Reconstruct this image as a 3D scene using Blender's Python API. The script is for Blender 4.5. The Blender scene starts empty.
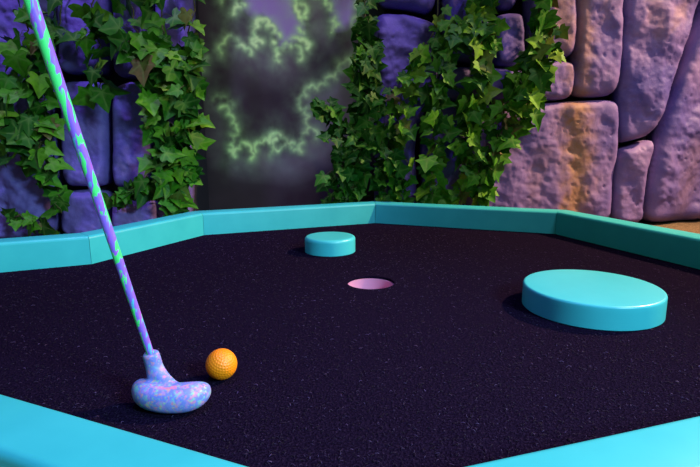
import bpy, bmesh, math, random
import numpy as np
from mathutils import Vector, Matrix, noise
from mathutils.geometry import delaunay_2d_cdt

random.seed(7); rng = np.random.default_rng(11)
S = bpy.context.scene
COL = S.collection

# ------------------------------------------------------------------ camera
W, H, F = 700, 467, 521.7
PITCH, ROLL, CH = 0.1893, -0.0056, 0.3347
cp, sp = math.cos(PITCH), math.sin(PITCH)
FWD = Vector((0, cp, -sp)); R0 = Vector((1, 0, 0)); U0 = Vector((0, sp, cp))
RT = R0 * math.cos(ROLL) + U0 * math.sin(ROLL)
UP = -R0 * math.sin(ROLL) + U0 * math.cos(ROLL)
cam_d = bpy.data.cameras.new('camera'); cam = bpy.data.objects.new('camera', cam_d); COL.objects.link(cam)
cam_d.sensor_width = 36; cam_d.lens = F / W * 36; cam_d.clip_start = 0.02; cam_d.clip_end = 50
m = Matrix((RT, UP, -FWD)).transposed().to_4x4(); m.translation = (0, 0, CH)
cam.matrix_world = m; S.camera = cam

def at(px, py, Y):
    """world point that sits at depth Y behind the photo position (surveying aid)"""
    d = FWD + RT * ((px - W / 2) / F) - UP * ((py - H / 2) / F)
    return Vector((0, 0, CH)) + d * (Y / d.y)

# ------------------------------------------------------------------ helpers
def obj(name, me_or_bm, mat=None, parent=None, smooth=True):
    if isinstance(me_or_bm, bmesh.types.BMesh):
        me = bpy.data.meshes.new(name); me_or_bm.normal_update(); me_or_bm.to_mesh(me); me_or_bm.free()
    else:
        me = me_or_bm
    o = bpy.data.objects.new(name, me); COL.objects.link(o)
    if mat: me.materials.append(mat)
    if smooth:
        for p in me.polygons: p.use_smooth = True
    if parent: o.parent = parent
    return o

def tag(o, label=None, cat=None, group=None, kind=None):
    if label: o['label'] = label
    if cat: o['category'] = cat
    if group: o['group'] = group
    if kind: o['kind'] = kind
    return o

def empty(name, loc=(0, 0, 0)):
    o = bpy.data.objects.new(name, None); o.empty_display_size = .05; COL.objects.link(o); o.location = loc
    return o

def pydata(name, v, f):
    me = bpy.data.meshes.new(name); me.from_pydata([tuple(p) for p in v], [], f); me.update(); return me

def lathe(prof, n=96, closed=False):
    bm = bmesh.new(); rings = []
    for r, z in prof:
        if r < 1e-6: rings.append([bm.verts.new((0, 0, z))])
        else: rings.append([bm.verts.new((r * math.cos(2 * math.pi * i / n), r * math.sin(2 * math.pi * i / n), z)) for i in range(n)])
    for a, b in zip(rings, rings[1:]):
        for i in range(n):
            j = (i + 1) % n
            if len(a) == 1 and len(b) == 1: continue
            if len(a) == 1: bm.faces.new((a[0], b[i], b[j]))
            elif len(b) == 1: bm.faces.new((a[i], b[0], a[j]))
            else: bm.faces.new((a[i], b[i], b[j], a[j]))
    bmesh.ops.recalc_face_normals(bm, faces=bm.faces)
    return bm

def tube_arrays(pts, rad, n=6):
    """vertices and faces of a tube along pts"""
    pts = [Vector(p) for p in pts]; V = []; Fc = []
    if not hasattr(rad, '__len__'): rad = [rad] * len(pts)
    t0 = (pts[1] - pts[0]).normalized()
    ref = t0.orthogonal().normalized()
    for k, p in enumerate(pts):
        a = pts[max(k - 1, 0)]; b = pts[min(k + 1, len(pts) - 1)]
        t = (b - a).normalized()
        ref = (ref - t * ref.dot(t)).normalized(); s = t.cross(ref)
        for i in range(n):
            th = 2 * math.pi * i / n
            V.append(p + (ref * math.cos(th) + s * math.sin(th)) * rad[k])
    for k in range(len(pts) - 1):
        for i in range(n):
            j = (i + 1) % n
            Fc.append((k * n + i, k * n + j, (k + 1) * n + j, (k + 1) * n + i))
    Fc.append(tuple(range(n - 1, -1, -1))); Fc.append(tuple((len(pts) - 1) * n + i for i in range(n)))
    return V, Fc

def spline(pts, sub=8):
    pts = [Vector(p) for p in pts]; out = []
    P = [pts[0] * 2 - pts[1]] + pts + [pts[-1] * 2 - pts[-2]]
    for i in range(1, len(P) - 2):
        for k in range(sub):
            t = k / sub; a, b, c, d = P[i - 1], P[i], P[i + 1], P[i + 2]
            out.append(.5 * ((2 * b) + (c - a) * t + (2 * a - 5 * b + 4 * c - d) * t * t + (3 * b - a - 3 * c + d) * t ** 3))
    out.append(pts[-1]); return out

# ------------------------------------------------------------------ materials
class MT:
    def __init__(s, name, rough=.5, color=(.5, .5, .5), spec=.5):
        s.m = bpy.data.materials.new(name); s.m.use_nodes = True
        s.t = s.m.node_tree; s.b = s.t.nodes['Principled BSDF']
        s.b.inputs['Roughness'].default_value = rough
        s.b.inputs['Base Color'].default_value = (*color, 1)
        s.b.inputs['Specular IOR Level'].default_value = spec
    def n(s, typ, **kw):
        nd = s.t.nodes.new(typ)
        for k, v in kw.items():
            if k in nd.inputs: nd.inputs[k].default_value = v
            else: setattr(nd, k, v)
        return nd
    def l(s, a, b): s.t.links.new(a, b)
    def coord(s, which='Object', scale=(1, 1, 1)):
        tc = s.n('ShaderNodeTexCoord'); mp = s.n('ShaderNodeMapping'); mp.inputs['Scale'].default_value = scale
        s.l(tc.outputs[which], mp.inputs['Vector']); return mp.outputs['Vector']
    def noise(s, vec, scale, detail=3, rough=.55, dist=0):
        nd = s.n('ShaderNodeTexNoise', Scale=scale, Detail=detail, Roughness=rough, Distortion=dist)
        s.l(vec, nd.inputs['Vector']); return nd.outputs['Fac']
    def ramp(s, fac, stops, interp='LINEAR'):
        nd = s.n('ShaderNodeValToRGB'); cr = nd.color_ramp; cr.interpolation = interp
        while len(cr.elements) < len(stops): cr.elements.new(.5)
        for e, (p, c) in zip(cr.elements, stops): e.position = p; e.color = (*c, 1) if len(c) == 3 else c
        s.l(fac, nd.inputs['Fac']); return nd.outputs['Color']
    def mix(s, fac, a, b, blend='MIX'):
        nd = s.n('ShaderNodeMix', data_type='RGBA', blend_type=blend)
        for inp, v in ((nd.inputs[0], fac), (nd.inputs[6], a), (nd.inputs[7], b)):
            if hasattr(v, 'is_linked') or hasattr(v, 'links'): s.l(v, inp)
            elif isinstance(v, (tuple, list)): inp.default_value = (*v, 1) if len(v) == 3 else v
            else: inp.default_value = v
        return nd.outputs[2]
    def bump(s, h, strength=.3, dist=.002):
        nd = s.n('ShaderNodeBump', Strength=strength, Distance=dist); s.l(h, nd.inputs['Height']); s.l(nd.outputs['Normal'], s.b.inputs['Normal'])
    def attr(s, name): return s.n('ShaderNodeAttribute', attribute_name=name).outputs['Fac']
    def acol(s, name): return s.n('ShaderNodeAttribute', attribute_name=name).outputs['Color']
    def base(s, c): s.l(c, s.b.inputs['Base Color']); return s

def lin(r, g, b):
    f = lambda c: (c / 255 / 12.92) if c / 255 <= .04045 else ((c / 255 + .055) / 1.055) ** 2.4
    return (f(r), f(g), f(b))

# turquoise paint
def paint_mat(name, c0, c1, rough):
    p = MT(name, rough, spec=.45); v = p.coord('Object')
    p.base(p.ramp(p.noise(v, 9, 4), [(.3, c0), (.7, c1)]))
    vs = p.coord('Object', (1, 1, 9)); p.bump(p.noise(vs, 60, 3), .12, .001)
    return p.m
M_RAIL = paint_mat('turquoise_gloss_paint', lin(48, 178, 186), lin(58, 190, 196), .42)
M_DISC = paint_mat('turquoise_satin_paint', lin(60, 186, 198), lin(68, 194, 206), .36)

# carpet of the green
p = MT('black_speckled_carpet', 1., spec=.0); v = p.coord('Object')
fl = p.noise(v, 330, 2, .7); f2 = p.noise(v, 900, 2, .6)
c = p.ramp(fl, [(.35, lin(15, 10, 25)), (.55, lin(26, 18, 40)), (.68, lin(39, 29, 51)), (.80, lin(60, 47, 78))])
p.base(p.mix(p.ramp(f2, [(.4, (0, 0, 0)), (.7, (.6, .6, .6))]), c, lin(13, 9, 23)))
p.bump(fl, .9, .004); M_TURF = p.m
p = MT('carpet_fleck_fibre', .8, spec=.2)
p.base(p.ramp(p.attr('var'), [(0, lin(24, 17, 32)), (.6, lin(42, 31, 56)), (.88, lin(66, 50, 86)), (1, lin(98, 78, 124))])); M_FIB = p.m

# room carpet
p = MT('brown_room_carpet', .95, spec=.1); v = p.coord('Object')
p.base(p.ramp(p.noise(v, 160, 3, .7), [(.35, lin(70, 56, 44)), (.65, lin(150, 124, 96))])); p.bump(p.noise(v, 160, 3, .7), .8, .004); M_FLOOR = p.m

p = MT('dark_wall_paint', .9, lin(24, 18, 30)); M_WALL = p.m

# stone paint
def stone_mat(name, a, b, d):
    p = MT(name, .62, spec=.35); v = p.coord('Object')
    big = p.noise(v, 3.2, 4, .6, .4); mid = p.noise(v, 14, 5, .65); fine = p.noise(v, 85, 4, .7)
    c = p.ramp(big, [(.3, a), (.55, b), (.75, d)])
    c = p.mix(p.ramp(mid, [(.35, (0, 0, 0)), (.75, (.5, .5, .5))]), c, a)
    c = p.mix(p.attr('ochre_tint'), c, lin(166, 122, 76))  # ochre streaks mixed over the stone colour
    c = p.mix(p.ramp(fine, [(.55, (0, 0, 0)), (.8, (.35, .35, .35))]), c, d)
    p.base(c)
    hh = p.mix(.45, mid, fine); p.bump(hh, .55, .006)
    return p.m
M_STONE_R = stone_mat('mauve_stone_paint', lin(90, 78, 156), lin(138, 112, 172), lin(168, 140, 184))
M_STONE_L = stone_mat('violet_stone_paint', lin(82, 70, 142), lin(120, 102, 178), lin(150, 126, 194))

# ivy
p = MT('ivy_leaf', .55, spec=.2); v = p.coord('Object')
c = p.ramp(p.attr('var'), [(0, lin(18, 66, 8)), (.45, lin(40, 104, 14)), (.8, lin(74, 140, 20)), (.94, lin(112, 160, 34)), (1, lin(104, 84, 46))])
c = p.mix(p.ramp(p.noise(v, 60, 3), [(.4, (0, 0, 0)), (.7, (.5, .5, .5))]), c, lin(30, 68, 20))
ve = p.n('ShaderNodeMath', operation='MULTIPLY'); p.l(p.attr('vein'), ve.inputs[0]); ve.inputs[1].default_value = .45
c = p.mix(ve.outputs[0], c, lin(112, 146, 66)); p.base(c)
p.b.inputs['Subsurface Weight'].default_value = 0
M_LEAF = p.m
p = MT('ivy_vine', .6, lin(84, 84, 40)); M_VINE = p.m

# ball
p = MT('orange_plastic', .45, lin(255, 138, 8)); M_BALL = p.m
# cup
p = MT('pale_pink_cup_plastic', .5, lin(196, 136, 172)); M_CUP = p.m
# putter head
p = MT('speckled_lavender_rubber', .55, spec=.35); v = p.coord('Object')
c = p.ramp(p.noise(v, 40, 2), [(.3, lin(100, 122, 210)), (.7, lin(136, 142, 222))])
def blot(scale, seed, thr, colr, c):
    mp = p.n('ShaderNodeMapping'); mp.inputs['Location'].default_value = (seed, seed * 1.7, -seed); p.l(v, mp.inputs['Vector'])
    f = p.ramp(p.noise(mp.outputs['Vector'], scale * 1.35, 2, .5, .15), [(thr - .05, (0, 0, 0)), (thr + .06, (.65, .65, .65))])
    return p.mix(f, c, colr)
c = blot(95, 3.1, .58, lin(196, 140, 214), c); c = blot(120, 7.7, .60, lin(120, 200, 190), c)
c = blot(110, 12.3, .62, lin(236, 130, 150), c); c = blot(150, 21.3, .64, lin(150, 214, 150), c); c = blot(130, 31.3, .66, lin(230, 170, 130), c)
p.base(c); M_HEAD = p.m
# shaft : green with purple camouflage film
p = MT('green_purple_camo_film', .32, spec=.5); v = p.coord('Object', (1, 1, .30))
n1 = p.noise(v, 110, 2, .5, .5); n2 = p.noise(v, 140, 2, .5, .3)
c = p.ramp(n1, [(.46, lin(84, 240, 130)), (.49, lin(150, 104, 232))])
c = p.mix(p.ramp(n2, [(.60, (0, 0, 0)), (.63, (1, 1, 1))]), c, lin(176, 96, 230))
n3 = p.noise(v, 110, 2); c = p.mix(p.ramp(n3, [(.63, (0, 0, 0)), (.66, (1, 1, 1))]), c, lin(90, 190, 220))
p.base(c); M_SHAFT = p.m
p = MT('black_rubber_grip', .8, lin(30, 30, 36)); M_GRIP = p.m

# ------------------------------------------------------------------ the setting
FZ = -.045
bm = bmesh.new()
for v_ in ((-2.6, -1.2), (3.0, -1.2), (3.0, 2.9), (-2.6, 2.9)): bm.verts.new((*v_, FZ))
bm.faces.new(bm.verts); g = bmesh.ops.extrude_face_region(bm, geom=bm.faces[:])
for e in g['geom']:
    if isinstance(e, bmesh.types.BMVert): e.co.z -= .05
bmesh.ops.recalc_face_normals(bm, faces=bm.faces)
tag(obj('floor', bm, M_FLOOR, smooth=False), kind='structure')
bm = bmesh.new(); bmesh.ops.create_cube(bm, size=1)
YW = 2.24
for q in bm.verts: q.co = Vector((q.co.x * 3.9 - .65, YW + .05 + q.co.y * .1, FZ + (q.co.z + .5) * 2.2))
tag(obj('wall_back', bm, M_WALL, smooth=False), kind='structure')
bm = bmesh.new(); bmesh.ops.create_cube(bm, size=1)
xl = at(186, 100, 1.98).x
for q in bm.verts: q.co = Vector((xl + (q.co.x - .5) * (xl + 2.6), 2.11 + q.co.y * .255, FZ + (q.co.z + .5) * 2.2))
tag(obj('wall_left', bm, M_WALL, smooth=False), kind='structure')
# right hand end of the back wall swings away from the green
bm = bmesh.new(); bmesh.ops.create_cube(bm, size=1)
for q in bm.verts:
    xx = 1.3 + (q.co.x + .5) * 1.6
    q.co = Vector((xx, YW + .0 + (xx - 1.3) * .36 + .05 + q.co.y * .1, FZ + (q.co.z + .5) * 2.2))
tag(obj('wall_right', bm, M_WALL, smooth=False), kind='structure')

# ------------------------------------------------------------------ timber border of the green
POLY = [(-.683, 1.339), (-.494, 1.734), (.096, 1.956), (.688, 1.718), (1.078, .684), (-.0095, .3465), (-1.48, .99)]
POLY = [Vector(q) for q in POLY]
RW, RH, RR = .070, .075, .009
def outn(a, b):
    d = (b - a).normalized(); return Vector((-d.y, d.x))        # clockwise loop: outward is to the left
NRM = [outn(POLY[i], POLY[(i + 1) % 7]) for i in range(7)]
MIT = [(NRM[i - 1] + NRM[i]) / (1 + NRM[i - 1].dot(NRM[i])) for i in range(7)]
prof = [(0, FZ)]
for k in range(7):
    a = math.pi / 2 * k / 6; prof.append((RR - RR * math.cos(a), RH - RR + RR * math.sin(a)))
for k in range(7):
    a = math.pi / 2 * k / 6; prof.append((RW - RR + RR * math.sin(a), RH - RR + RR * math.cos(a)))
prof.append((RW, FZ))
def rail(i, label):
    a, b = POLY[i], POLY[(i + 1) % 7]; d = (b - a).normalized()
    bm = bmesh.new(); ends = []
    L = (b - a).length; ns = max(2, int(L / .04))
    for k in range(ns + 1):
        t = k / ns; ring = []
        gap = (.0006 * (1 if k == 0 else -1)) if k in (0, ns) else 0
        for o_, z in prof:
            pa = a + MIT[i] * o_; pb = b + MIT[(i + 1) % 7] * o_
            q = pa.lerp(pb, t) + d * gap
            wv = .0006 * noise.noise((q.x * 5, q.y * 5, z * 9 + i))
            # ends of each board are eased a touch
            ring.append(bm.verts.new((q.x + NRM[i].x * wv, q.y + NRM[i].y * wv, z)))
        ends.append(ring)
    for r0, r1 in zip(ends, ends[1:]):
        for k in range(len(prof)):
            j = (k + 1) % len(prof); bm.faces.new((r0[k], r0[j], r1[j], r1[k]))
    bm.faces.new(ends[0]); bm.faces.new(ends[-1])
    bmesh.ops.recalc_face_normals(bm, faces=bm.faces)
    o = obj('border_rail', bm, M_RAIL)
    mod = o.modifiers.new('edge', 'EDGE_SPLIT'); mod.split_angle = math.radians(40)
    c0 = (a + b) / 2 + NRM[i] * RW / 2
    o.data.transform(Matrix.Translation((-c0.x, -c0.y, -FZ))); o.location = (c0.x, c0.y, FZ)
    tag(o, label, 'border rail', 'turquoise rails bordering the green')
rail(0, 'short turquoise rail behind the putter shaft, below the leafy left end of the mural')
rail(1, 'turquoise back rail below the green cloud mural, behind the small disc')
rail(2, 'dark teal back rail below the thick ivy and the big mauve stone')
rail(3, 'dark teal rail on the right, beside the large disc and brown carpet')
rail(4, 'near turquoise rail crossing the bottom right corner of the photo')
rail(5, 'near bright turquoise rail crossing the bottom left corner, closest to the putter head')
rail(6, 'turquoise rail at the left edge below the violet stones and a low ivy sprig')

# ------------------------------------------------------------------ carpeted green with a hole in it
HX, HY, HR = .0468, 1.1522, .054
green = empty('putting_green', (0, .99, FZ))
tag(green, 'black speckled carpet of the putting green inside the turquoise rails', 'putting green')
bm = bmesh.new()
EPS = .0008
outer = [bm.verts.new((q.x - m_.x * EPS, q.y - m_.y * EPS - .99, -FZ)) for q, m_ in zip(POLY, MIT)]
inner = [bm.verts.new((HX + HR * math.cos(2 * math.pi * i / 72), HY - .99 + HR * math.sin(2 * math.pi * i / 72), -FZ)) for i in range(72)]
ed = [bm.edges.new((outer[i], outer[(i + 1) % 7])) for i in range(7)] + [bm.edges.new((inner[i], inner[(i + 1) % 72])) for i in range(72)]
bmesh.ops.triangle_fill(bm, use_beauty=True, edges=ed)
g = bmesh.ops.extrude_face_region(bm, geom=bm.faces[:])
for e in g['geom']:
    if isinstance(e, bmesh.types.BMVert): e.co.z = .0005
bmesh.ops.recalc_face_normals(bm, faces=bm.faces)
obj('carpet', bm, M_TURF, green, smooth=False)
def inside(x, y, poly):
    r = False; n_ = len(poly)
    for i in range(n_):
        x1, y1 = poly[i]; x2, y2 = poly[i - 1]
        if (y1 > y) != (y2 > y) and x < (x2 - x1) * (y - y1) / (y2 - y1) + x1: r = not r
    return r
# pale fibres curling out of the pile
V, Fc, var = [], [], []
cnt = 0
PT = [tuple(q) for q in POLY]
while cnt < 20000:
    # denser where the pile is close enough to read single fibres
    y = .35 + 1.6 * random.random() ** 1.35; x = random.uniform(-1.2, 1.1)
    if not inside(x, y, PT) or (x - HX) ** 2 + (y - HY) ** 2 < (HR + .002) ** 2: continue
    a = random.uniform(0, 6.28); cv = random.uniform(-2.4, 2.4); L = random.uniform(.002, .0065); r_ = random.uniform(.0002, .00042)
    pts = []; px_, py_ = x, y
    for k in range(4):
        pts.append((px_, py_ - .99, -FZ + .0004 + .0014 * math.sin(math.pi * (k + .3) / 3.6)))
        a += cv / 3; px_ += math.cos(a) * L / 3; py_ += math.sin(a) * L / 3
    if not inside(px_, py_, PT) or (px_ - HX) ** 2 + (py_ - HY) ** 2 < HR ** 2: continue
    v_, f_ = tube_arrays(pts, r_, 3); b0 = len(V); V += v_; Fc += [tuple(i + b0 for i in q) for q in f_]
    var += [random.random() ** 1.6] * len(v_); cnt += 1
me = pydata('carpet_fibre', V, Fc); at_ = me.attributes.new('var', 'FLOAT', 'POINT'); at_.data.foreach_set('value', var)
tag(obj('carpet_fibre', me, M_FIB, green), 'pale curling fibres in the black carpet', kind='stuff')

# hole liner
cup = obj('hole_cup', lathe([(HR - .0035, -.006), (HR - .0006, -.006), (HR - .0006, -.0435), (0, -.0435), (0, -.041), (HR - .0035, -.041), (HR - .0035, -.006)], 72), M_CUP)
cup.location = (HX, HY, 0)
md = cup.modifiers.new('edge', 'EDGE_SPLIT'); md.split_angle = math.radians(40)
tag(cup, 'pale pink round cup sunk in the black carpet, the golf hole', 'golf hole')

# ------------------------------------------------------------------ bumper discs
def disc(x, y, R, hh, bev, label):
    pr = [(0, .0006), (R - .0015, .0006), (R, .002)]
    pr += [(R, hh * k / 4) for k in range(1, 4)]
    for k in range(7):
        a = math.pi / 2 * k / 6; pr.append((R - bev + bev * math.cos(a), hh - bev + bev * math.sin(a)))
    pr += [(R * .6, hh), (R * .25, hh), (0, hh)]
    o = obj('bumper_disc', lathe(pr, 160), M_DISC); o.location = (x, y, 0)
    o.rotation_euler.z = random.random()
    md = o.modifiers.new('edge', 'EDGE_SPLIT'); md.split_angle = math.radians(35)
    tag(o, label, 'bumper disc', 'turquoise bumper discs on the green')
disc(.4649, .9669, .1259, .0448, .005, 'large flat turquoise disc on the carpet beside the dark teal rail')
disc(-.0574, 1.473, .0726, .0462, .009, 'small thick turquoise disc on the carpet behind the hole')

# ------------------------------------------------------------------ golf ball
BR = .02135
bm = bmesh.new(); bmesh.ops.create_icosphere(bm, subdivisions=7, radius=1)
N = 300
dirs = []
# dimples stand in level rows
rows = 17
for k in range(rows):
    th = math.pi * (k + .5) / rows; nn = max(1, int(round(2 * math.pi * math.sin(th) / (math.pi / rows * 1.02))))
    for i in range(nn):
        ph = 2 * math.pi * (i + .5 * (k % 2)) / nn
        dirs.append((math.sin(th) * math.cos(ph), math.sin(th) * math.sin(ph), math.cos(th)))
D = np.array(dirs); P = np.array([v_.co[:] for v_ in bm.verts]); P /= np.linalg.norm(P, axis=1)[:, None]
ang = np.arccos(np.clip((P @ D.T).max(1), -1, 1)); rd = .080
dep = np.where(ang < rd, .019 * (1 - (ang / rd) ** 2), 0)
for v_, q, dd in zip(bm.verts, P, dep): v_.co = Vector(q * (1 - dd) * BR)
ball = obj('golf_ball', bm, M_BALL); ball.location = (-.1789, .6755, BR + .0008); ball.rotation_euler = (.5, .25, .3)
tag(ball, 'orange dimpled golf ball on the carpet beside the putter head', 'golf ball')

# ------------------------------------------------------------------ putter
SB = Vector((-.2490, .608, .070)); ST = Vector((-.303, .530, .461))
sd = (ST - SB).normalized()
putter = empty('putter', (-.235, .62, 0))
tag(putter, 'mini golf putter with camouflage shaft and speckled lavender rubber head', 'putter')
O = Vector((-.235, .62, 0))
# head : kidney-shaped body + neck, merged into one skin
def blob_mesh():
    bm = bmesh.new()
    def loft(secs):
        rings = []
        for c, u, w, a, b, pw in secs:
            ring = []
            for i in range(28):
                th = 2 * math.pi * i / 28; cx, sx = math.cos(th), math.sin(th)
                X = math.copysign(abs(cx) ** pw, cx) * a; Y_ = math.copysign(abs(sx) ** pw, sx) * b
                ring.append(bm.verts.new(c + u * X + w * Y_))
            rings.append(ring)
        for r0, r1 in zip(rings, rings[1:]):
            for i in range(28):
                j = (i + 1) % 28; bm.faces.new((r0[i], r0[j], r1[j], r1[i]))
        bm.faces.new(rings[0]); bm.faces.new(rings[-1])
    ctr, half = HEAD_C, HEAD_L / 2
    secs = []
    ax = HEAD_AX; side = Vector((-ax.y, ax.x, 0)); zz = Vector((0, 0, 1))
    for k in range(33):
        s_ = -1 + 2 * k / 32
        s_ = math.sin(s_ * math.pi / 2)
        e = max(0, 1 - abs(s_) ** 5) ** .5
        hw = (.0185 + .0015 * s_) * e + .0008; hz = (.0162 + .0004 * s_) * e + .0008
        c = ctr + ax * (s_ * half) - side * (.0135 * (1 - s_ * s_)) + zz * (.0170 - .0004 * s_ + .0035 * s_ * s_)
        secs.append((c, side, zz, hw, hz, .86))
    loft(secs)
    base = ctr - ax * .017 - side * .002 + zz * .020
    top = SB - sd * .002
    secs = []
    for k in range(15):
        t = k / 14; q = base.lerp(SB - sd * .030, 0) ; 
        p0, p1, p2 = base, SB - sd * .030, top
        c = p0 * (1 - t) ** 2 + p1 * 2 * t * (1 - t) + p2 * t * t
        tg = ((p1 - p0) * 2 * (1 - t) + (p2 - p1) * 2 * t).normalized()
        u = ax - tg * ax.dot(tg); u.normalize(); w = tg.cross(u)
        r_ = .0104 + .0014 * max(0, 1 - t * 1.6) + .004 * max(0, 1 - t * 2.6) ** 2
        if k == 14: r_ -= .0012
        secs.append((c, u, w, r_ * 1.02, r_ * .95, 1))
    loft(secs)
    secs = []                                   # web between neck and the long side of the head
    for k in range(13):
        t = k / 12
        c = (SB - sd * .018) * (1 - t) ** 2 + (base + zz * .004 + ax * .008) * 2 * t * (1 - t) + (ctr + ax * .024 - side * .010 + zz * .020) * t * t
        tg = (ax * (t + .15) - zz * (1.15 - t)).normalized(); u = zz - tg * zz.dot(tg); u.normalize(); w = tg.cross(u)
        secs.append((c, u, w, .0095, .0095, 1))
    loft(secs)
    bmesh.ops.recalc_face_normals(bm, faces=bm.faces)
    return bm
HEAD_C = Vector((-.2242, .6042, 0)); HEAD_L = .1005; HEAD_AX = Vector((.985, -.13, 0)).normalized()
bm = blob_mesh(); tmp = obj('tmp', bm)
rm = tmp.modifiers.new('r', 'REMESH'); rm.mode = 'VOXEL'; rm.voxel_size = .0011
smd = tmp.modifiers.new('s', 'SMOOTH'); smd.iterations = 26; smd.factor = .5
dg = bpy.context.evaluated_depsgraph_get(); me = bpy.data.meshes.new_from_object(tmp.evaluated_get(dg))
bpy.data.objects.remove(tmp); me.transform(Matrix.Translation(-O))
zmin = min(v_.co.z for v_ in me.vertices)
me.transform(Matrix.Translation((0, 0, .0008 - zmin)))
tag(obj('putter_head', me, M_HEAD, putter), 'speckled lavender rubber head with a short neck')
# shaft
L = .74
pts = [SB - sd * .012 + sd * (L * k / 40) - O for k in range(41)]
v_, f_ = tube_arrays(pts, [.0044 + .0019 * min(1, k / 40 * L / .40) for k in range(41)], 24)
tag(obj('shaft', pydata('shaft', v_, f_), M_SHAFT, putter), 'thin round shaft in green and purple camouflage')
gp = [SB + sd * (.50 + .26 * k / 12) - O for k in range(13)]
v_, f_ = tube_arrays(gp, [.0085 + .0035 * k / 12 for k in range(13)], 24)
obj('grip', pydata('grip', v_, f_), M_GRIP, putter)

# ------------------------------------------------------------------ mural
YM = 2.215
x0, x1 = at(178, 100, YM).x, at(384, 100, YM).x; z0, z1 = FZ + .002, at(270, -70, YM).z
nx, nz = 330, 420
gx = np.linspace(x0, x1, nx); gz = np.linspace(z0, z1, nz); GX, GZ = np.meshgrid(gx, gz)
def w2(px, py): q = at(px, py, YM); return (q.x, q.z)
LN = [  # (points in photo, strength, half width px)
 ([(222, 53), (222, 48), (226, 42), (231, 36), (236, 42), (242, 49), (250, 49), (252, 56)], .8, 2.6),
 ([(256, 46), (257, 35), (258, 25), (260, 18), (266, 24), (272, 28), (277, 35), (278, 42), (274, 42)], 1., 2.4),
 ([(255, 42), (262, 42)], .9, 2.2),
 ([(279, 62), (277, 56), (280, 50), (285, 45), (291, 45)], .9, 2.8),
 ([(291, 46), (296, 44), (302, 38), (306, 40), (308, 48)], .9, 2.6), ([(296, 45), (301, 52), (300, 60)], .6, 2.4),
 ([(304, 32), (303, 24), (307, 20), (301, 14), (295, 9), (298, 2), (303, -6)], 1., 3.6), ([(300, 4), (305, 14)], .8, 4),
 ([(318, -4), (324, 2), (330, 10), (333, 19), (333, 27), (331, 33)], .75, 2.6), ([(332, 30), (337, 28), (342, 27)], .6, 2.2),
 ([(352, 24), (354, 17), (360, 18), (361, 24)], .45, 3.5), ([(357, 6), (362, 2)], .6, 3),
 ([(234, 14), (238, 9), (242, 3), (243, -5)], .9, 3.4), ([(239, 4), (245, 5)], .8, 2.4), ([(222, 2), (230, -3)], .5, 3),
 ([(213, 100), (220, 97), (227, 100), (232, 108)], .38, 2.6),
 ([(221, 107), (227, 109), (229, 118), (233, 124), (237, 124), (235, 130), (232, 134), (231, 144), (230, 152), (233, 157)], .65, 2.6),
 ([(235, 157), (239, 150), (244, 143), (249, 148), (251, 158)], .9, 2.6),
 ([(256, 151), (262, 143), (269, 140), (271, 147), (270, 154)], .9, 2.5),
 ([(270, 143), (274, 134), (281, 136), (283, 144), (279, 150), (274, 146), (276, 139)], 1., 2.6),
 ([(284, 147), (290, 148), (294, 143)], .8, 2.8), ([(294, 150), (300, 153)], .5, 2.8),
 ([(301, 152), (303, 140), (306, 133), (311, 131), (316, 130), (315, 140)], .75, 3.),
 ([(309, 126), (309, 114), (306, 107), (300, 101), (305, 97), (308, 90), (312, 85), (318, 91)], .6, 2.4),
 ([(318, 90), (325, 88), (327, 77), (333, 81), (338, 77), (341, 70), (344, 62), (350, 65), (355, 60)], .55, 2.6),
 ([(203, 70), (205, 63), (207, 57)], .35, 4.5),
]
px_m = (at(271, 100, YM) - at(270, 100, YM)).length
def fbm(sc, seed):
    out = np.zeros(GX.shape)
    step = 3
    sub = np.array([[noise.fractal((x * sc, z * sc, seed), 1., 2., 4) for x in gx[::step]] for z in gz[::step]])
    ii = np.minimum(np.arange(nz) / step, sub.shape[0] - 1.001); jj = np.minimum(np.arange(nx) / step, sub.shape[1] - 1.001)
    i0 = ii.astype(int); j0 = jj.astype(int); fi = (ii - i0)[:, None]; fj = (jj - j0)[None]
    A = sub[i0][:, j0]; B = sub[i0 + 1][:, j0]; C_ = sub[i0][:, j0 + 1]; D_ = sub[i0 + 1][:, j0 + 1]
    return (A * (1 - fi) + B * fi) * (1 - fj) + (C_ * (1 - fi) + D_ * fi) * fj
n_a, n_b, n_c = fbm(38, 1.3), fbm(38, 9.1), fbm(7, 4.4)
n_d, n_e = fbm(90, 5.5), fbm(90, 2.2); n_g = fbm(20, 8.8)
QX = GX + (n_a * .5 + n_d * .35) * px_m; QZ = GZ + (n_b * .5 + n_e * .35) * px_m
core = np.zeros(GX.shape); halo = np.zeros(GX.shape)
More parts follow.
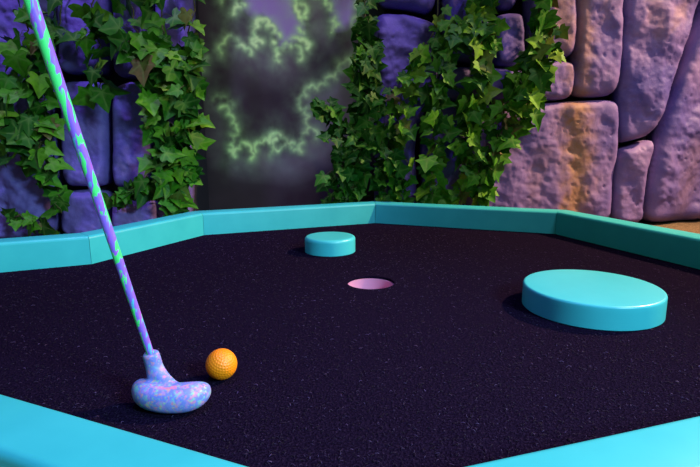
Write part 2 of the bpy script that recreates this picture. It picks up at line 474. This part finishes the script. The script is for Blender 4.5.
for pts, st, hw in LN:
    P3 = spline([Vector((*w2(*q), 0)) for q in pts], 5) if len(pts) > 2 else [Vector((*w2(*q), 0)) for q in pts]
    dmin = np.full(GX.shape, 9.)
    for a, b in zip(P3, P3[1:]):
        dx, dz = b.x - a.x, b.y - a.y; l2 = dx * dx + dz * dz + 1e-12
        t = np.clip(((QX - a.x) * dx + (QZ - a.y) * dz) / l2, 0, 1)
        dmin = np.minimum(dmin, np.hypot(QX - a.x - t * dx, QZ - a.y - t * dz))
    d = dmin / px_m / 1.5
    # the painted edge runs in small round billows that swell towards the sky side
    kn = [P3[0]]; acc = 0; gap_ = random.uniform(6.5, 11)
    for a, b in zip(P3, P3[1:]):
        acc += (b - a).length / px_m
        if acc > gap_: kn.append(b); acc = 0; gap_ = random.uniform(6.5, 11)
    if acc > 2: kn.append(P3[-1])
    arc = [kn[0]]
    for a, b in zip(kn, kn[1:]):
        e = b - a; nrm_ = Vector((-e.y, e.x, 0)) * random.uniform(.22, .55)
        for q in range(1, 9):
            t = q / 8; arc.append(a + e * t + nrm_ * math.sin(math.pi * t) ** .7)
    da = np.full(GX.shape, 9.)
    for a, b in zip(arc, arc[1:]):
        dx, dz = b.x - a.x, b.y - a.y; l2 = dx * dx + dz * dz + 1e-12
        t = np.clip(((QX - a.x) * dx + (QZ - a.y) * dz) / l2, 0, 1)
        da = np.minimum(da, np.hypot(QX - a.x - t * dx, QZ - a.y - t * dz))
    da = da / px_m
    puff = (.70 * np.exp(-(da / 2.4) ** 1.5) + .40 * np.exp(-(da / 5.0) ** 1.4)) * np.clip(1. + .5 * n_g, .6, 1.2)
    core = np.maximum(core, np.maximum(st * puff, .22 * st * np.exp(-(d * 1.5 / hw) ** 1.6))); halo = np.maximum(halo, st * np.exp(-(d / (hw * 3.6)) ** 1.5))
def soft_poly(pxs, blur):
    P2 = [w2(*q) for q in pxs]; ins = np.zeros(GX.shape, bool); dm = np.full(GX.shape, 9.)
    for i in range(len(P2)):
        (ax_, az_), (bx_, bz_) = P2[i - 1], P2[i]
        c_ = (az_ > QZ) != (bz_ > QZ)
        with np.errstate(divide='ignore', invalid='ignore'):
            xi = (bx_ - ax_) * (QZ - az_) / (bz_ - az_) + ax_
        ins ^= c_ & (QX < xi)
        dx, dz = bx_ - ax_, bz_ - az_; l2 = dx * dx + dz * dz + 1e-12
        t = np.clip(((QX - ax_) * dx + (QZ - az_) * dz) / l2, 0, 1); dm = np.minimum(dm, np.hypot(QX - ax_ - t * dx, QZ - az_ - t * dz))
    s_ = np.where(ins, dm, -dm) / px_m
    return np.clip(.5 + s_ / blur, 0, 1)
sky = np.maximum(soft_poly([(247, -60), (245, 8), (256, 18), (262, 16), (274, 27), (280, 38), (280, 46), (290, 43), (303, 35), (302, 24), (294, 8), (292, -60)], 9),
                 soft_poly([(321, -60), (332, 10), (335, 29), (345, 28), (353, 22), (358, -60)], 9))
mist = np.maximum.reduce([
    .85 * soft_poly([(228, 112), (234, 160), (255, 152), (270, 150), (300, 152), (306, 134), (310, 100), (345, 66), (352, 120), (330, 165), (290, 178), (235, 172)], 22),
    .55 * soft_poly([(230, 50), (258, 46), (275, 44), (300, 50), (296, 74), (240, 80)], 34),
    .55 * soft_poly([(300, -60), (322, -60), (332, 24), (330, 48), (306, 34)], 18),
    .4 * soft_poly([(210, 102), (228, 108), (230, 150), (215, 165)], 16)])
mist = np.clip(mist * (1 + .6 * n_c), 0, 1)
def lc(*c): return np.array(lin(*c))
col = np.zeros(GX.shape + (3,)) + lc(52, 42, 48)
col *= (1 + .35 * n_c)[..., None]
def blend(c, f): 
    global col
    col = col * (1 - f[..., None]) + c * f[..., None]
blend(lc(140, 138, 138), mist * .5)
blend(lc(150, 124, 184), sky * .9)
blend(lc(134, 172, 130), np.clip(halo * (.75 + .8 * n_g + .4 * n_a), 0, 1) * .34)
blend(lc(168, 226, 140), np.clip(core * (.85 + .5 * n_g + .3 * n_d), 0, .9))
blend(lc(206, 248, 160), np.clip(core ** 2.5 * (.45 + .9 * n_b + .5 * n_g), 0, .8))
col = np.clip(col, .004, 1)
V = np.stack([GX, np.full(GX.shape, YM), GZ], -1).reshape(-1, 3)
idx = np.arange(nx * nz).reshape(nz, nx)
Fq = np.stack([idx[:-1, :-1], idx[:-1, 1:], idx[1:, 1:], idx[1:, :-1]], -1).reshape(-1, 4)
V2 = [tuple(q) for q in V]; b0 = len(V2)
V2 += [(x, YM + .012, z) for x, z in ((x0, z0), (x1, z0), (x1, z1), (x0, z1))]
cor = [int(idx[0, 0]), int(idx[0, -1]), int(idx[-1, -1]), int(idx[-1, 0])]
bot, top_, lef, rig = idx[0, :].tolist(), idx[-1, :].tolist(), idx[:, 0].tolist(), idx[:, -1].tolist()
faces = Fq.tolist() + [[b0 + 3, b0 + 2, b0 + 1, b0], [b0, b0 + 1] + bot[::-1], [b0 + 2, b0 + 3] + top_, [b0 + 3, b0] + lef, [b0 + 1, b0 + 2] + rig[::-1]]
me = pydata('mural_panel', V2, faces)
ca = me.color_attributes.new('paint', 'FLOAT_COLOR', 'POINT')
full = np.ones((len(V2), 4)); full[:b0, :3] = col.reshape(-1, 3); full[b0:, :3] = .02
ca.data.foreach_set('color', full.reshape(-1))
p = MT('airbrushed_mural_paint', .7, spec=.3); v = p.coord('Object'); p.base(p.acol('paint')); p.bump(p.noise(v, 220, 3), .2, .001)
tag(obj('mural_panel', me, p.m, smooth=False), 'dark wall panel painted with glowing green-edged storm clouds', 'mural')

# ------------------------------------------------------------------ stones
def chaikin(P, n=2):
    for _ in range(n):
        Q = []
        for a, b in zip(P, P[1:] + P[:1]): Q += [a * .8 + b * .2, a * .2 + b * .8]
        P = Q
    return P
def resample(P, n):
    P = P + [P[0]]; d = [0]
    for a, b in zip(P, P[1:]): d.append(d[-1] + (b - a).length)
    out = []; k = 0
    for i in range(n):
        s_ = d[-1] * i / n
        while d[k + 1] < s_: k += 1
        out.append(P[k].lerp(P[k + 1], (s_ - d[k]) / max(d[k + 1] - d[k], 1e-9)))
    return out
def yright(x): return 2.165 + max(0, x - 1.22) * .36
def yleft(x): return 1.93
sid = [0]
def stone(pxs, parent, mat, ochre_streaks=(), dep=.055, rough=1., fold=(0, 0, 0), edge=.035, tilt=(0, 0)):
    yfront = yleft if parent is lw else yright
    sid[0] += 1; k0 = sid[0] * 13.7
    ym = 2.14
    P2 = []
    for q in pxs:
        w = at(q[0], q[1], yfront(at(q[0], q[1], 2.15).x) - dep * .5); P2.append(Vector((w.x, max(w.z, FZ + .001))))
    B = resample(chaikin(P2, 3), 150)
    arr = np.array([b[:] for b in B]); cen = arr.mean(0)
    verts = []; stn = []
    bx, by = arr[:, 0], arr[:, 1]
    segA, segB = arr, np.roll(arr, -1, 0); dS = segB - segA; l2 = (dS ** 2).sum(1) + 1e-12
    st_w = [[at(a, b, 2.12) for a, b in s_[0]] for s_ in ochre_streaks]
    def addv(x, z, y, s=0): verts.append((x, y, z)); stn.append(s)
    for (x, z) in arr: addv(x, z, yfront(x) + .05)
    pts = [(x, z) for x, z in arr]
    for t in (.012, .03, .055, .085): pts += [(x + (cen[0] - x) * t, z + (cen[1] - z) * t) for x, z in arr]
    nb = len(arr); lim = [(x + (cen[0] - x) * .11, z + (cen[1] - z) * .11) for x, z in arr[::5]]
    gs = .0065; lo, hi = arr.min(0), arr.max(0); row = 0; zz = lo[1]
    while zz < hi[1]:
        xx = lo[0] + (gs / 2 if row % 2 else 0)
        while xx < hi[0]:
            if inside(xx, zz, lim): pts.append((xx, zz))
            xx += gs
        zz += gs * .87; row += 1
    vo, _, tri, _, _, _ = delaunay_2d_cdt([Vector(q) for q in pts], [(k, (k + 1) % nb) for k in range(nb)], [list(range(nb))], 1, 1e-7)
    pts = [(q.x, q.y) for q in vo]
    for (x, z) in pts:
        tt = np.clip(((x - segA[:, 0]) * dS[:, 0] + (z - segA[:, 1]) * dS[:, 1]) / l2, 0, 1)
        de = math.sqrt((((x - segA[:, 0] - tt * dS[:, 0]) ** 2 + (z - segA[:, 1] - tt * dS[:, 1]) ** 2)).min())
        u = min(1, de / edge); rise = math.sqrt(max(0, 1 - (1 - u) ** 2))
        n1 = noise.fractal((x * 5 + k0, z * 5, k0), 1., 2., 4); n2 = noise.fractal((x * 26, z * 26 + k0, k0), .9, 2.1, 4)
        fo = fold[0] * math.sin((x * math.cos(fold[2]) + z * math.sin(fold[2])) * fold[1] + 2.2 * n1) if fold[0] else 0
        # chisel pits
        pit = noise.noise((x * 60 + k0, z * 60, 3.3)); pit = -max(0, pit - .56) * .03
        y = yfront(x) - dep * rise - rise * (rough * (.011 * n1 + .0048 * n2) + fo + pit) + rise * (tilt[0] * (x - cen[0]) + tilt[1] * (z - cen[1]))
        s_ = 0
        for w_, (pl, wid, amt) in zip(st_w, ochre_streaks):
            for a, b in zip(w_, w_[1:]):
                ax_, az_, dx, dz = a.x, a.z, b.x - a.x, b.z - a.z
                t = max(0, min(1, ((x - ax_) * dx + (z - az_) * dz) / (dx * dx + dz * dz + 1e-9)))
                d = math.hypot(x - ax_ - t * dx, z - az_ - t * dz) / px_m + 7 * n2
                s_ = max(s_, amt * math.exp(-(max(d, 0) / wid) ** 2))
        addv(x, z, y, min(1, s_))
    n_ = len(arr); fcs = [tuple(n_ + k for k in f_) for f_ in tri]
    fcs += [(k, (k + 1) % n_, n_ + (k + 1) % n_, n_ + k) for k in range(n_)]
    fcs.append(tuple(range(n_ - 1, -1, -1)))
    me = pydata('stone', verts, fcs)
    bm = bmesh.new(); bm.from_mesh(me); bmesh.ops.recalc_face_normals(bm, faces=bm.faces); bm.to_mesh(me); bm.free()
    me.attributes.new('ochre_tint', 'FLOAT', 'POINT').data.foreach_set('value', stn)
    return obj('stone', me, mat, parent)

rw = empty('rock_wall'); tag(rw, 'mauve wall of large carved stones, right of the cloud mural', 'rock wall')
lw = empty('rock_wall'); tag(lw, 'violet blue wall of carved stones at the left, half hidden by ivy', 'rock wall')
OR = 1.
stone([(470, 104), (520, 104), (572, 101), (614, 99), (620, 106), (619, 150), (613, 185), (611, 232), (540, 234), (462, 234)], rw, M_STONE_R,
      [([(575, 108), (578, 150), (574, 200), (570, 222)], 14, .85), ([(545, 150), (530, 200)], 8, .25)], fold=(.004, 40, .3))
stone([(577, -160), (577, 20), (574, 60), (572, 95), (590, 98), (617, 95), (624, 60), (625, -160)], rw, M_STONE_R,
      [([(580, -150), (583, 40), (582, 90)], 9, .6), ([(600, -150), (604, 20)], 6, .25)], fold=(.005, 35, .5))
stone([(527, -160), (526, 20), (530, 55), (550, 58), (575, 57), (578, 20), (577, -160)], rw, M_STONE_R, [([(560, -20), (565, 40)], 12, .6)])
stone([(533, 62), (531, 98), (552, 101), (572, 98), (576, 74), (573, 61), (550, 60)], rw, M_STONE_R, [([(570, 62), (572, 95)], 5, .4)], edge=.025)
stone([(625, -160), (623, 40), (619, 98), (619, 144), (634, 141), (650, 136), (662, 116), (672, 84), (684, 48), (693, 20), (700, -10), (704, -160)], rw, M_STONE_R,
      [([(650, -20), (660, 30)], 10, .3), ([(670, 30), (690, 0)], 7, .35)], fold=(.007, 30, .9), dep=.06, tilt=(-.12, 0))
stone([(617, 150), (634, 145), (652, 139), (655, 146), (648, 170), (645, 195), (643, 226), (610, 228), (613, 190)], rw, M_STONE_R, fold=(.005, 60, .3), dep=.05, tilt=(-.1, 0))
stone([(704, 10), (694, 30), (685, 60), (674, 94), (664, 122), (656, 148), (650, 175), (646, 200), (645, 230), (690, 226), (760, 222), (790, 140), (770, 20), (740, -150), (712, -160)], rw, M_STONE_R,
      [([(700, 150), (690, 200)], 12, .25)], fold=(.012, 24, -.5), dep=.075, edge=.06)
stone([(745, -160), (778, 20), (796, 140), (768, 226), (860, 224), (860, -160)], rw, M_STONE_R, fold=(.01, 24, .5), dep=.07)
# stones behind the ivy
stone([(372, -160), (374, 4), (405, 8), (440, 14), (442, -160)], rw, M_STONE_L, dep=.05)
stone([(374, 11), (372, 60), (376, 140), (374, 234), (415, 234), (418, 180), (415, 150), (420, 120), (436, 96), (440, 60), (440, 24), (410, 14)], rw, M_STONE_L, dep=.065, rough=1.8, fold=(.006, 60, .9))
stone([(446, -160), (444, 14), (446, 58), (470, 62), (488, 60), (490, 10), (492, -160)], rw, M_STONE_L)
stone([(494, 16), (493, 64), (510, 68), (527, 64), (524, 14), (510, 12)], rw, M_STONE_L, edge=.025)
stone([(494, -160), (494, 8), (522, 8), (524, -160)], rw, M_STONE_L)
stone([(443, 66), (440, 100), (470, 100), (526, 99), (528, 70), (490, 67)], rw, M_STONE_L, edge=.03)
stone([(425, 118), (421, 150), (423, 180), (420, 234), (458, 234), (464, 180), (466, 106), (440, 104)], rw, M_STONE_L)
# left wall
stone([(58, 82), (60, 120), (62, 186), (88, 187), (107, 186), (108, 130), (107, 83), (84, 80)], lw, M_STONE_L, dep=.05, edge=.028, rough=1.2)
stone([(112, 88), (112, 140), (112, 187), (130, 188), (150, 186), (150, 130), (150, 84), (130, 80)], lw, M_STONE_L, dep=.05, edge=.028, rough=1.2)
stone([(62, 192), (60, 246), (107, 246), (108, 192), (86, 190)], lw, M_STONE_L, dep=.045, edge=.026)
stone([(112, 193), (112, 246), (160, 246), (160, 192)], lw, M_STONE_L, dep=.045, edge=.026)
stone([(56, -160), (57, 30), (58, 74), (85, 73), (106, 74), (107, 20), (107, -160)], lw, M_STONE_L, dep=.055, rough=1.5, fold=(.006, 50, .4))
stone([(112, -160), (112, 40), (112, 78), (148, 76), (150, 20), (150, -160)], lw, M_STONE_L, dep=.055)
stone([(154, -160), (154, 60), (156, 150), (154, 246), (190, 246), (190, 100), (190, -160)], lw, M_STONE_L, dep=.03)
stone([(-30, -160), (-30, 60), (-28, 124), (20, 126), (52, 122), (54, 40), (52, -160)], lw, M_STONE_L, dep=.03, rough=2)
stone([(-30, 130), (-30, 250), (20, 250), (54, 248), (56, 190), (53, 129), (20, 131)], lw, M_STONE_L, dep=.05, rough=2.4, fold=(.008, 40, .8))
stone([(-90, -160), (-90, 250), (-35, 252), (-34, 60), (-36, -160)], lw, M_STONE_L, dep=.05, rough=2)

# ------------------------------------------------------------------ ivy
half = [(0, .04), (.10, -.07), (.24, -.14), (.37, -.12), (.49, -.05), (.45, .06), (.40, .16), (.51, .25), (.62, .38), (.47, .45), (.33, .52), (.24, .68), (.12, .87), (0, 1.04)]
outl = half + [(-x, y) for x, y in half[-2:0:-1]]
OUT = np.array(outl); NO = len(OUT); CENT = np.array([0, .22])
tipix = {4, 8, 13, NO - 4, NO - 8}
LV = [(0, .12, 0.0)]; LVEIN = [1.]
for ring, fr in ((0, .5), (1, 1.)):
    for i, q in enumerate(OUT):
        w_ = np.array([0, .12]) + (q - np.array([0, .12])) * fr
        LV.append((w_[0], w_[1], 0)); LVEIN.append((1. if i in tipix or (NO - i) in tipix or i == 13 else 0) * (.8 if ring == 0 else .35))
LV = np.array(LV); LF = []
for i in range(NO):
    j = (i + 1) % NO; LF.append((0, 1 + i, 1 + j)); LF.append((1 + i, 1 + NO + i, 1 + NO + j, 1 + j))
def leaf_shape(cup, droop, twist, ripple):
    L_ = LV.copy(); L_[:, 0] *= random.uniform(.82, 1.12); x, y = L_[:, 0], L_[:, 1]
    L_[:, 2] = cup * np.abs(x) - droop * y * y + twist * x * y + ripple * np.sin(9 * y + 7 * np.abs(x)) * np.hypot(x, y - .12)
    return L_
def garland(path, n, size, spread, label, group, yoff=None, lit_tone=(0., 1.), depth=.06, face=.75):
    left = group == GL; yoff = 1.835 if left else 2.06; yb = 1.86 if left else 2.09
    if left: size *= .90; spread *= .9
    pts = spline([at(px, py, yoff) for px, py in path], 10)
    pts = [q + Vector((random.gauss(0, .006), random.gauss(0, .012), random.gauss(0, .004))) for q in pts]
    base = pts[0].copy()
    root = empty('ivy_garland', base); tag(root, label, 'ivy', group)
    sv, sf = tube_arrays([q - base for q in pts], [.0028 - .0014 * k / len(pts) for k in range(len(pts))], 6)
    lv, lf, var, ven = [], [], [], []
    for k in range(n):
        t = (k + random.random()) / n * (len(pts) - 1.001); i = int(t); q = pts[i].lerp(pts[i + 1], t - i)
        tg = (pts[i + 1] - pts[i]).normalized()
        a = random.uniform(-math.pi, math.pi)
        off = Vector((math.cos(a) * spread * random.uniform(.3, 1), -abs(random.gauss(.3, .5)) * depth, math.sin(a) * spread * .55 * random.random() - .012))
        # the wall is behind: leaves keep in front of it
        c = q + off; c.y = min(c.y, yb)
        if c.z < .17: c.y = max(c.y, yb - .035)
        L_ = leaf_shape(random.uniform(-.15, .45), random.uniform(-.1, .45), random.uniform(-.35, .35), random.uniform(0, .07))
        sz = size * random.uniform(.62, 1.15)
        nrm = Vector((random.gauss(0, face), -1, random.gauss(.25, face))).normalized()
        roll = math.pi + random.gauss(0, .9) + .5 * math.copysign(1, off.x) * -1
        yv = Vector((math.sin(roll), 0, math.cos(roll))); yv = (yv - nrm * yv.dot(nrm)).normalized(); xv = yv.cross(nrm)
        b0 = len(lv)
        for w_ in L_ * sz: lv.append(c - base + xv * w_[0] + yv * w_[1] + nrm * w_[2])
        lf += [tuple(z_ + b0 for z_ in f_) for f_ in LF]
        tv = lit_tone[0] + (lit_tone[1] - lit_tone[0]) * random.random()  # leaf colour also carries shade beside the mural and light on the right
        var += [tv] * len(L_); ven += LVEIN
        # petiole
        mid = (q + c) / 2 + Vector((0, -.006, .006))
        v_, f_ = tube_arrays([q - base, mid - base, c + yv * .08 * sz - base - nrm * .001], .0009, 4); b1 = len(sv)
        sv += v_; sf += [tuple(z_ + b1 for z_ in g_) for g_ in f_]
    me = pydata('foliage', lv, lf)
    me.attributes.new('var', 'FLOAT', 'POINT').data.foreach_set('value', var)
    me.attributes.new('vein', 'FLOAT', 'POINT').data.foreach_set('value', ven)
    obj('vine_stem', pydata('vine_stem', sv, sf), M_VINE, root)
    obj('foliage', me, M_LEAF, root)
GL, GC, GR = 'ivy garlands left of the mural', 'ivy garlands beside the mural', 'ivy garlands over the right stones'
garland([(-14, 96), (2, 112), (8, 130), (14, 148)], 15, .082, .045, 'short ivy tuft at the left edge of the photo, beside the dark stone', GL)
garland([(34, -120), (30, 20), (26, 60), (34, 100), (40, 135), (44, 165)], 56, .09, .05, 'leafy ivy strand left of the putter shaft over dark blue stone', GL)
garland([(64, -120), (60, 15), (52, 50), (44, 90), (46, 130), (54, 170), (64, 212)], 36, .084, .035, 'ivy strand crossing behind the putter shaft down to the rail', GL)
garland([(2, 213), (22, 216), (38, 221), (54, 230)], 12, .07, .03, 'low ivy sprig lying along the top of the left rail', GL)
garland([(88, -120), (92, 5), (96, 20), (100, 40), (101, 70), (100, 92)], 24, .08, .042, 'short ivy strand ending over the pair of violet blocks, beside the putter shaft', GL)
garland([(126, -120), (134, 20), (146, 50), (164, 90), (164, 130), (156, 165), (138, 188), (122, 194)], 70, .086, .055, 'thick ivy strand along the right side of the violet blocks', GL)
garland([(160, -120), (164, 30), (172, 70), (168, 110), (170, 150), (172, 185), (178, 207)], 102, .086, .06, 'thick ivy strand between the violet blocks and the mural', GL)
garland([(192, -120), (192, 30), (188, 70), (192, 105), (188, 150), (186, 172)], 68, .075, .035, 'ivy strand hanging over the left edge of the mural', GL)
garland([(368, -120), (367, 25), (366, 65), (362, 105), (358, 150), (350, 198)], 156, .060, .042, 'dark narrow ivy strand hanging over the right edge of the mural', GC, lit_tone=(0, .6))  # darker leaf colours stand for the shade on these middle strands
garland([(322, 102), (334, 116), (342, 140), (338, 170), (332, 200)], 60, .058, .05, 'dark ivy sprig reaching across the lower right of the mural clouds', GC, lit_tone=(0, .55))
garland([(384, 90), (378, 120), (384, 150), (390, 175), (380, 203)], 52, .060, .05, 'dark low ivy strand between the mural edge and the deep blue stone', GC, lit_tone=(0, .55))
garland([(446, -120), (436, 20), (420, 55), (406, 80), (400, 105), (398, 140), (402, 175), (400, 204)], 65, 0.061, 0.036, 'loose ivy strand slanting across the deep blue stone', GR, lit_tone=(.32, 1))  # lighter leaf colours stand for light falling on the right strands
garland([(474, -120), (470, 10), (460, 28), (440, 70), (436, 100), (434, 130), (432, 170), (434, 202)], 95, 0.067, 0.047, 'bright ivy strand just right of the deep blue stone', GR, lit_tone=(.32, 1))
garland([(488, -120), (484, 15), (482, 45), (474, 85), (472, 115), (464, 150), (458, 198)], 108, 0.068, 0.047, 'dense ivy strand in the middle of the right stones, down to the rail', GR, lit_tone=(.32, 1))
garland([(536, -120), (538, 20), (528, 60), (512, 90), (500, 115), (496, 145), (480, 170), (476, 200)], 95, 0.070, 0.043, 'dense ivy strand slanting along the left edge of the big mauve stone', GR, lit_tone=(.36, 1))
garland([(545, -120), (544, 25), (540, 60), (530, 90), (520, 115), (508, 140)], 52, 0.067, 0.030, 'rightmost ivy strand, hanging over the small mauve stones', GR, lit_tone=(.36, 1))
garland([(544, 22), (553, 26), (560, 30)], 5, 0.048, 0.013, 'tiny ivy sprig sticking out to the right over an ochre-streaked stone', GR, lit_tone=(.3, 1))

# ------------------------------------------------------------------ lights of the room, with added fills
def aim(o, loc, tgt):
    o.location = loc; d = Vector(tgt) - Vector(loc); o.rotation_euler = d.to_track_quat('-Z', 'Y').to_euler()
def spot(name, loc, tgt, power, col_, ang, blend, rad=.06):
    l = bpy.data.lights.new(name, 'SPOT'); l.energy = power; l.color = col_; l.spot_size = math.radians(ang); l.spot_blend = blend; l.shadow_soft_size = rad
    o = bpy.data.objects.new(name, l); COL.objects.link(o); aim(o, loc, tgt); return o
def area(name, loc, tgt, power, col_, sx, sy):
    l = bpy.data.lights.new(name, 'AREA'); l.energy = power; l.color = col_; l.shape = 'RECTANGLE'; l.size = sx; l.size_y = sy
    o = bpy.data.objects.new(name, l); COL.objects.link(o); aim(o, loc, tgt); return o
spot('warm_spotlight', (2.6, 1.62, 2.2), (.85, 1.35, 0), 740, (1, .66, .36), 60, .85, .05)
spot('blacklight_and_fill_spot', (-.75, .95, 2.1), (-.85, 1.93, .3), 125, (.42, .30, 1), 56, .9, .1)
spot('blacklight_and_fill_spot', (.3, 1.35, 2.2), (.22, 2.15, .45), 40, (.26, .16, 1), 34, .9, .05)  # added blue fill for the stone behind the ivy
spot('blacklight_and_fill_spot', (-.25, .45, 2.3), (-.2, .62, 0), 95, (.30, .14, 1), 50, 1, .2)  # unseen overhead fill, added to turn the near carpet navy
spot('cool_spotlight', (1.6, -.9, 1.35), (-.2, .55, 0), 400, (.44, .82, 1), 52, .9, .3)
spot('mural_fill_spot', (-.15, .9, 2.3), (-.22, 2.2, .6), 70, (.98, .88, 1), 34, 1, .1)  # added fill that brightens the mural
area('violet_fill', (1.6, .2, 2.3), (1.1, 2.2, .4), 22, (.88, .78, 1), .5, .5)  # added fill that keeps the right stones mauve

w = bpy.data.worlds.new('world'); S.world = w; w.use_nodes = True
w.node_tree.nodes['Background'].inputs[0].default_value = (.40, .56, .58, 1); w.node_tree.nodes['Background'].inputs[1].default_value = .24

S.view_settings.view_transform = 'Standard'; S.view_settings.look = 'None'
S.view_settings.exposure = 0; S.view_settings.gamma = 1; S.view_settings.use_curve_mapping = False
